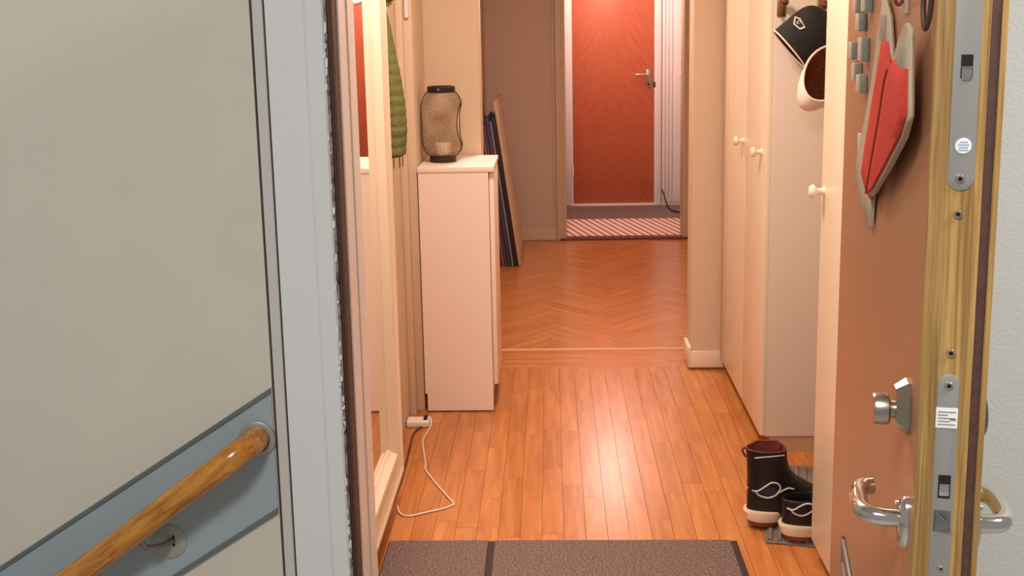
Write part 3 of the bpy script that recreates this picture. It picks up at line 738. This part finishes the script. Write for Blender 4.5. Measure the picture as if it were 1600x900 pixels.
# power strip and cables on the floor by the left wall
ps = thing('power_strip', 'white power strip on the floor by the left wall', 'power strip', (-0.51, 3.89, 0))
MB().box((-0.556, 3.862, 0.0), (-0.470, 3.918, 0.026), 0.006, 3).build('housing', 'white_plastic', ps)
for xx in (-0.540, -0.512):
    MB().lathe([(0.0001, 0.001), (0.008, 0.001), (0.009, 0.0018), (0.0105, 0.0018), (0.0105, 0)], (xx, 3.89, 0.026), (0, 0, 1), 20).build('socket', 'white', ps)
MB().box((-0.492, 3.875, 0.026), (-0.478, 3.905, 0.036), 0.003).build('plug', 'black', ps)
wp = smooth_path([(-0.476, 3.905, 0.030), (-0.466, 3.895, 0.024), (-0.464, 3.86, 0.008), (-0.478, 3.74, 0.004), (-0.462, 3.62, 0.004), (-0.445, 3.52, 0.004), (-0.436, 3.46, 0.004), (-0.375, 3.32, 0.004), (-0.323, 3.212, 0.004), (-0.325, 3.195, 0.004), (-0.345, 3.175, 0.004), (-0.40, 3.145, 0.004), (-0.452, 3.12, 0.004), (-0.482, 3.14, 0.004), (-0.497, 3.19, 0.004)], 6)
tag(MB().tube(wp, 0.0026, 8).build('white_cable', 'white_plastic', origin=(-0.4, 3.4, 0)), 'thin white cable looping over the parquet from the power strip', 'cable')
bp_ = smooth_path([(-0.500, 3.93, 0.004), (-0.522, 3.86, 0.0045), (-0.520, 3.72, 0.0045), (-0.514, 3.52, 0.0045), (-0.513, 3.40, 0.0045), (-0.520, 3.25, 0.0045)], 6)
bp_ = [Vector((p.x + 0.003, p.y - 0.06, p.z)) for p in bp_]
tag(MB().tube(bp_, 0.0035, 8).build('dark_cable', 'cable_black', origin=(-0.5, 3.6, 0)), 'dark brown cable running straight along the left wall on the floor', 'cable')

# ================================================================ WARDROBES, RIGHT


def knob(x, y, z, par):
    MB().lathe([(0.0001, 0.040), (0.010, 0.0395), (0.0165, 0.034), (0.0180, 0.028), (0.013, 0.022), (0.0085, 0.019), (0.0075, 0.010), (0.011, 0.002), (0.013, 0)], (x, y, z), (-1, 0, 0), 24).build('knob', 'cream_gloss', par)


FX = 0.712
wf = thing('wardrobe', 'far cream wardrobe with two narrow doors and knobs close together', 'wardrobe', (1.0, 4.05, 0))
MB().box((FX + 0.018, 3.614, 0.058), (1.28, 3.634, 2.1), 0.0015).build('side_panel', 'panel', wf)
MB().box((FX + 0.020, 3.634, 0.06), (1.28, 4.50, 0.08)).box((FX + 0.020, 3.634, 2.08), (1.28, 4.50, 2.1)).box((FX + 0.020, 4.35, 0.06), (1.28, 4.368, 2.1)).box((1.27, 3.634, 0.06), (1.29, 4.50, 2.1)).build('carcass', 'cream', wf, smooth=False)
MB().box((FX + 0.035, 3.618, 0), (1.28, 3.634, 0.058)).box((FX + 0.050, 3.634, 0), (FX + 0.066, 4.50, 0.058)).build('plinth', 'plinth', wf, smooth=False)
MB().box((FX + 0.002, 4.368, 0.058), (FX + 0.02, 4.522, 2.1), 0.001).build('filler_panel', 'cream', wf)
for (ya, yb) in ((3.616, 3.984), (3.990, 4.364)):
    d_o = MB().box((FX, ya, 0.060), (FX + 0.018, yb, 2.09), 0.0025).build('wardrobe_door', 'cream_gloss', wf)
    knob(FX, ya + (0.062 if ya < 3.9 else 0.030), 1.045, d_o)
wn = thing('wardrobe', 'near cream wardrobe front beside the open door with one knob', 'wardrobe', (1.0, 2.5, 0))
MB().box((FX + 0.02, 2.833, 0.058), (1.28, 2.853, 2.1)).box((FX + 0.02, 2.14, 0.058), (1.28, 2.16, 2.1)).box((FX + 0.02, 2.16, 0.06), (1.28, 2.833, 0.08)).box((FX + 0.02, 2.16, 2.08), (1.28, 2.833, 2.1)).box((1.27, 2.14, 0.06), (1.29, 2.853, 2.1)).build('carcass', 'panel', wn, smooth=False)
MB().box((FX + 0.035, 2.14, 0), (FX + 0.05, 2.85, 0.058)).box((FX + 0.05, 2.835, 0), (1.28, 2.85, 0.058)).build('plinth', 'plinth', wn, smooth=False)
for (ya, yb) in ((2.142, 2.452), (2.456, 2.854)):
    d_o = MB().box((FX - 0.002, ya, 0.060), (FX + 0.018, yb, 2.09), 0.0025).build('wardrobe_door', 'cream_gloss', wn)
    if ya > 2.4: knob(FX - 0.002, 2.826, 1.045, d_o)

# ---- hooks on the wardrobe side, with caps
for hx, hz, lab in ((0.752, 1.500, 'brass coat hook with dark red knob on wardrobe side, left of black cap'), (0.880, 1.487, 'brass coat hook with dark red knob, half hidden behind black cap')):
    hk = thing('coat_hook', lab, 'hook', (hx, 3.614, hz), 0, 'coat hooks on the wardrobe side')
    MB().box((hx - 0.014, 3.6095, hz - 0.006), (hx + 0.014, 3.614, hz + 0.062), 0.002).build('back_plate', 'brass', hk)
    MB().tube(smooth_path([(hx, 3.611, hz + 0.002), (hx - 0.008, 3.597, hz - 0.004), (hx - 0.016, 3.588, hz + 0.004)], 5), 0.0045, 10).build('lower_prong', 'brass', hk)
    ar = MB().tube(smooth_path([(hx, 3.611, hz + 0.03), (hx + 0.002, 3.598, hz + 0.026), (hx + 0.004, 3.586, hz + 0.036)], 5), 0.0045, 10).build('upper_prong', 'brass', hk)
    MB().lathe([(0.0001, -0.014), (0.009, -0.011), (0.014, 0), (0.009, 0.011), (0.0001, 0.014)], (hx + 0.004, 3.582, hz + 0.041), (0, -1, 0.4), 20).build('knob', 'hook_red', ar)

# black cap: flattened crown hanging with its opening to the lower left
cp = thing('cap', 'black cap with a white shield emblem hanging on wardrobe hook', 'cap', (0.80, 3.56, 1.44), 0, 'caps on the wardrobe hooks')
rc = Vector((0.761, 3.522, 1.393)); axd = Vector((0.76, 0.05, 0.648)).normalized(); sd = Vector((-0.648, 0, 0.76)).normalized(); dp = Vector((0, -1, 0))


def cap_pt(t, ph, k=1.0):
    rr = (1 - max(0, t) ** 7) ** 0.6 * (1 - 0.04 * t)
    return rc + axd * (0.163 * t) + (sd * (0.076 * math.cos(ph)) + dp * (0.040 * math.sin(ph))) * rr * k


n = 36
outer = [[cap_pt(t, 2 * PI * k / n) for k in range(n)] for t in (0, .1, .2, .3, .4, .5, .6, .7, .8, .88, .94, .98, 0.998)]
inner = [[cap_pt(t, 2 * PI * k / n, 0.93) for k in range(n)] for t in (0, .3, .6, .8)]
MB().loft(inner[::-1] + outer, cap0=True).build('crown', 'cap_black', cp, ang=60)
MB().tube([cap_pt(0, 2 * PI * k / n, 1.01) for k in range(n)], 0.0028, 8, closed=True).build('brim_piping', 'cap_white', cp)
def em(u, v, k):  # shield coordinates on the crown: u along the axis, v across
    return cap_pt(0.42 + u, PI / 2 - 0.66 + v, k)
shield = [(0.085, -0.20), (0.085, 0.20), (-0.02, 0.24), (-0.10, 0.0), (-0.02, -0.24)]
shield = [((-a * 0.2 + b * 0.42 * 0.5) * 1.5, (-(a) * 2.6 * 0.9 - b * 0.55) * 1.5) for a, b in shield]
e_ = MB(); pts = [em(a, b, 1.03) for a, b in shield]; e_.prism(pts, dp * 0.002)
eb = e_.build('emblem', 'cap_white', cp)
MB().prism([em(a * 0.72 + 0.000, b * 0.72, 1.03) + dp * 0.001 for a, b in shield], dp * 0.0022).build('emblem_field', 'cap_black', eb)
cs = sum((em(a, b, 1.03) for a, b in shield), Vector()) / len(shield) + dp * 0.0034
MB().tube([cs + Vector((0.006 * math.cos(a), 0, 0.008 * math.sin(a))) for a in [2 * PI * k / 14 for k in range(11)]], 0.0014, 6).tube([cs + Vector((-0.004, 0, 0.0)), cs + Vector((0.004, 0, -0.002))], 0.0014, 6).build('emblem_device', 'cap_white', eb)

# white cap hung with its brown lining showing
cw = thing('cap', 'white cap showing its brown lining, hanging below the black cap', 'cap', (0.86, 3.43, 1.30), 0, 'caps on the wardrobe hooks')
oc = Vector((0.851, 3.375, 1.325)); N = Vector((0.22, -0.86, 0.46)).normalized(); e1 = Vector((0.62, 0, 0.785)); e1 = (e1 - N * e1.dot(N)).normalized(); e2 = N.cross(e1)


def bowl(t, ph, k=1.0):
    rr = math.cos(t * PI / 2) ** 0.55 if t < 1 else 0
    rr *= 1 + 0.13 * max(0, -math.cos(ph)) ** 4
    dirn = (-N * 0.75 + Vector((-0.30, 0.0, -0.60))).normalized()
    return oc + dirn * (0.120 * t) + (e1 * (0.104 * math.cos(ph)) + e2 * (0.072 * math.sin(ph))) * rr * k


ot = [[bowl(t, 2 * PI * k / n) for k in range(n)] for t in (0, .12, .25, .4, .55, .7, .82, .92, .97, .995)]
MB().loft(ot, cap0=False).build('crown', 'cap_white', cw, ang=60)
it = [[bowl(t, 2 * PI * k / n, 0.955) for k in range(n)] for t in (0.0, .12, .25, .4, .55, .68, .76)]
MB().loft(it, cap0=False).build('lining', 'cap_brown', cw, ang=60)
MB().tube([bowl(0, 2 * PI * k / n, 0.98) for k in range(n)], 0.0036, 8, closed=True).build('rim', 'cap_white', cw)

q0 = bowl(0, 0.25)
MB().tube(smooth_path([q0, (0.945, 3.43, 1.405), (0.955, 3.53, 1.475), (0.915, 3.592, 1.494), (0.878, 3.597, 1.487)], 6), 0.003, 8).build('hanging_strap', 'cap_white', cw)

# ---- shoes on a rubber tray in the niche


def shoe(name, label, loc, ang, levels, lining, group):
    """levels: (z, heel x, toe x, half width); local x from heel to toe"""
    t = thing(name, label, 'shoe', loc, ang, group); n = 40

    def ring(z, a, b, w, k=1.0):
        out = []; c_ = (a + b) / 2; h = (b - a) / 2
        for i in range(n):
            p = 2 * PI * i / n; cx = math.cos(p); sy = math.sin(p)
            xx = c_ + h * math.copysign(abs(cx) ** 0.8, cx) * k
            ww = w * (1 + 0.16 * cx) * k
            out.append((xx, ww * math.copysign(abs(sy) ** 0.8, sy), z))
        return out
    up = [ring(*l) for l in levels]
    zt, a, b, w = levels[-1]
    MB().loft(up, cap1=False).build('upper', 'boot', t, local=True, ang=60)
    MB().loft([ring(zt, a, b, w, 1.0), ring(zt + 0.003, a, b, w, 0.95), ring(zt - 0.004, a, b, w, 0.88), ring(zt - 0.05, a, b + 0.01, w, 0.84)], cap0=False).build('lining', lining, t, local=True, ang=60)
    z0, a, b, w = levels[0]
    s = MB()
    s.loft([ring(0.016, a - .002, a + 0.098, w + .001), ring(0.040, a - 0.008, a + 0.105, w + 0.004), ring(0.046, a - 0.004, a + 0.102, w + 0.002)])
    s.loft([ring(0.012, a + 0.108, b + 0.004, w + 0.002), ring(0.034, a + 0.102, b + 0.008, w + 0.004), ring(0.042, a + 0.104, b + 0.004, w + 0.002)])
    so = s.build('midsole', 'sole_cream', t, local=True, ang=40)
    s = MB()
    s.loft([ring(0.0, a + 0.006, a + 0.090, w - .004), ring(0.016, a, a + 0.095, w)])
    s.loft([ring(0.0, a + 0.116, b - 0.01, w - 0.003), ring(0.012, a + 0.11, b, w)])
    s.build('outsole', 'sole_red', so, local=True, ang=40)

    def surf(x, z, off=0.002):
        for l0, l1 in zip(levels, levels[1:]):
            if l0[0] <= z <= l1[0]:
                f = (z - l0[0]) / (l1[0] - l0[0]); a, b, w = [lerp(l0[i], l1[i], f) for i in (1, 2, 3)]; break
        c_ = (a + b) / 2; h = (b - a) / 2; u = max(-1, min(1, (x - c_) / h)); cx = math.copysign(abs(u) ** 1.25, u); p = math.acos(max(-1, min(1, cx)))
        xx = c_ + h * u
        return Vector((xx, -(w * (1 + 0.16 * cx)) * abs(math.sin(p)) ** 0.8 - off, z))
    return t, surf


lvA = [(0.040, 0.000, 0.272, 0.042), (0.060, 0.002, 0.270, 0.042), (0.078, 0.002, 0.255, 0.041), (0.095, 0.002, 0.228, 0.040), (0.115, 0.002, 0.192, 0.039), (0.140, 0.002, 0.150, 0.038), (0.170, 0.001, 0.124, 0.038), (0.205, -0.001, 0.116, 0.039), (0.232, -0.003, 0.114, 0.040)]
lvB = [(0.036, 0.000, 0.260, 0.040), (0.052, 0.002, 0.258, 0.040), (0.068, 0.002, 0.235, 0.039), (0.085, 0.002, 0.190, 0.037), (0.102, 0.002, 0.150, 0.036), (0.118, 0.000, 0.118, 0.036)]
a_sh, sA = shoe('ankle_boot', 'black high top ankle boot with pale wavy piping on cream sole', (0.566, 3.055, 0.013), R(3), lvA, 'boot_lining', 'black shoes in the niche')
wave = [(0.000, 0.110), (0.022, 0.108), (0.045, 0.125), (0.064, 0.139), (0.082, 0.136), (0.090, 0.122), (0.078, 0.101), (0.055, 0.091), (0.030, 0.097), (0.022, 0.107)]
MB().tube(smooth_path([sA(x, z) for x, z in wave], 5), 0.0024, 6).build('piping', 'piping', a_sh, local=True)
MB().tube(smooth_path([sA(x, z) for x, z in [(0.086, 0.108), (0.10, 0.116), (0.115, 0.122), (0.13, 0.118)]], 5), 0.0022, 6).build('piping', 'piping', a_sh, local=True)
pb = MB(); pb.loft([[sA(0.060 + 0.020 * math.cos(a) * k, 0.113 + 0.014 * math.sin(a) * k, 0.0015) for a in [2 * PI * i / 16 for i in range(16)]] for k in (1.0, 0.6, 0.2)], cap0=False); pb.build('side_panel', 'boot_panel', a_sh, local=True)
MB().tube(smooth_path([sA(x, z) for x, z in [(0.015, 0.213), (0.04, 0.219), (0.07, 0.222), (0.10, 0.222)]], 5), 0.0016, 6).build('collar_stitch', 'piping', a_sh, local=True)
MB().tube(smooth_path([(0.004, -0.006, 0.226), (-0.010, -0.006, 0.236), (-0.014, -0.002, 0.224), (-0.004, 0.0, 0.205)], 5), 0.003, 8).build('heel_tab', 'boot_lining', a_sh, local=True)
MB().tube(smooth_path([(0.105, 0.010, 0.232), (0.090, 0.018, 0.244), (0.062, 0.022, 0.243), (0.035, 0.018, 0.246), (0.012, 0.008, 0.240)], 5), 0.004, 8).build('tongue_roll', 'boot_lining', a_sh, local=True)
b_sh, sB = shoe('low_shoe', 'black low shoe with pale wavy piping in front of the ankle boot', (0.650, 2.962, 0.013), R(3), lvB, 'boot', 'black shoes in the niche')
MB().tube(smooth_path([sB(x, z) for x, z in [(0.010, 0.096), (0.026, 0.094), (0.044, 0.108), (0.062, 0.1165), (0.078, 0.113), (0.084, 0.102), (0.070, 0.088), (0.050, 0.078), (0.030, 0.083), (0.020, 0.093)]], 5), 0.0024, 6).build('piping', 'piping', b_sh, local=True)
MB().tube(smooth_path([sB(x, z) for x, z in [(0.080, 0.094), (0.095, 0.100), (0.11, 0.104)]], 5), 0.0022, 6).build('piping', 'piping', b_sh, local=True)

tr = thing('shoe_tray', 'grey ribbed rubber shoe tray on the niche floor under the shoes', 'shoe tray', (0.795, 3.20, 0), R(-12))
MB().box((-0.135, -0.29, 0), (0.20, 0.28, 0.006), 0.002).build('tray_base', 'tray', tr, local=True)
rb = MB()
for k in range(13): rb.box((-0.128 + k * 0.026, -0.28, 0.005), (-0.116 + k * 0.026, 0.27, 0.0125), 0.002)
rb.build('tray_ribs', 'tray', tr, local=True)

# ================================================================ DOORMAT
dm = thing('doormat', 'grey brown doormat with a dark seam across the hall floor', 'doormat', (0.0, 2.5, 0))
MB().box((-0.488, 2.15, 0), (0.522, 2.952, 0.006), 0.002).build('rubber_border', 'mat_edge', dm)
MB().box((-0.484, 2.16, 0.004), (-0.197, 2.947, 0.012), 0.003).box((-0.178, 2.16, 0.004), (0.502, 2.947, 0.012), 0.003).build('pile', 'mat', dm)

# ================================================================ VESTIBULE AND ORANGE DOOR
rd = thing('door_2', 'orange teak veneer door at the far end of the hall', 'door', (0.178, 8.72, 0.0), kind='structure')
MB().box((0.180, 8.722, 0.022), (0.825, 8.755, 2.04), 0.002).build('leaf_panel', 'orange', rd)
pt = MB().box((0.762, 8.716, 0.945), (0.800, 8.722, 1.095), 0.006).build('handle_plate', 'nickel', rd)
MB().tube(smooth_path([(0.781, 8.718, 1.055), (0.781, 8.680, 1.055), (0.770, 8.664, 1.055), (0.745, 8.662, 1.055), (0.690, 8.664, 1.055), (0.672, 8.674, 1.054)], 5), 0.009, 12).build('lever_handle', 'chrome', pt)
MB().lathe([(0.0001, 0.004), (0.008, 0.004), (0.009, 0)], (0.781, 8.716, 0.975), (0, -1, 0), 14).build('keyhole_cover', 'hole', pt)
MB().box((0.822, 8.712, 0.95), (0.836, 8.722, 0.995), 0.002).build('strike_plate', 'black', rd)
for zz in (0.25, 1.75):
    MB().tube([(0.176, 8.712, zz), (0.176, 8.712, zz + 0.09)], 0.008, 12).build('hinge', 'white', rd)
pq = thing('door_sign', 'round grey rimmed sign on the orange door at the picture top', 'sign', (0.513, 8.722, 1.735))
MB().lathe([(0.078, 0), (0.092, 0), (0.092, 0.006), (0.085, 0.009), (0.078, 0.006)], (0.513, 8.722, 1.735), (0, -1, 0), 40).build('rim', 'faceplate', pq)
MB().lathe([(0.0001, 0.004), (0.079, 0.004), (0.079, 0)], (0.513, 8.722, 1.735), (0, -1, 0), 40).build('disc', 'white', pq)
# white closet front right of the orange door
cl = thing('closet', 'white grooved closet front with a knob beside the orange door', 'closet', (0.97, 8.7, 0))
cd = MB()
xs = [0.888, 0.914, 0.942, 0.970, 1.040, 1.073]
for a, b in zip(xs, xs[1:]): cd.box((a + 0.0012, 8.688, 0.03), (b - 0.0012, 8.715, 2.1), 0.003)
cdo = cd.build('closet_door', 'white', cl)
MB().box((0.888, 8.700, 0.004), (1.073, 8.735, 0.03)).build('plinth', 'white', cl)
MB().lathe([(0.0001, 0.034), (0.009, 0.033), (0.014, 0.027), (0.012, 0.020), (0.006, 0.016), (0.006, 0)], (1.030, 8.688, 1.048), (0, -1, 0), 20).build('knob', 'white_plastic', cdo)
tag(MB().tube(smooth_path([(0.895, 8.60, 0.115), (0.905, 8.55, 0.06), (0.925, 8.45, 0.018), (0.960, 8.35, 0.012), (1.03, 8.30, 0.012)], 5), 0.006, 8).tube([(0.895, 8.60, 0.115), (0.887, 8.685, 0.13)], 0.006, 8).build('grey_cable', 'black', origin=(0.92, 8.5, 0)), 'dark cable slanting to the vestibule floor beside the closet', 'cable')
rg_ = thing('striped_rug', 'pale pink rug with dark red slanted stripes in the vestibule', 'rug', (0.5, 7.75, 0.004))
MB().box((0.105, 7.415, 0.004), (1.07, 8.05, 0.016), 0.003).build('rug_weave', 'rug', rg_)
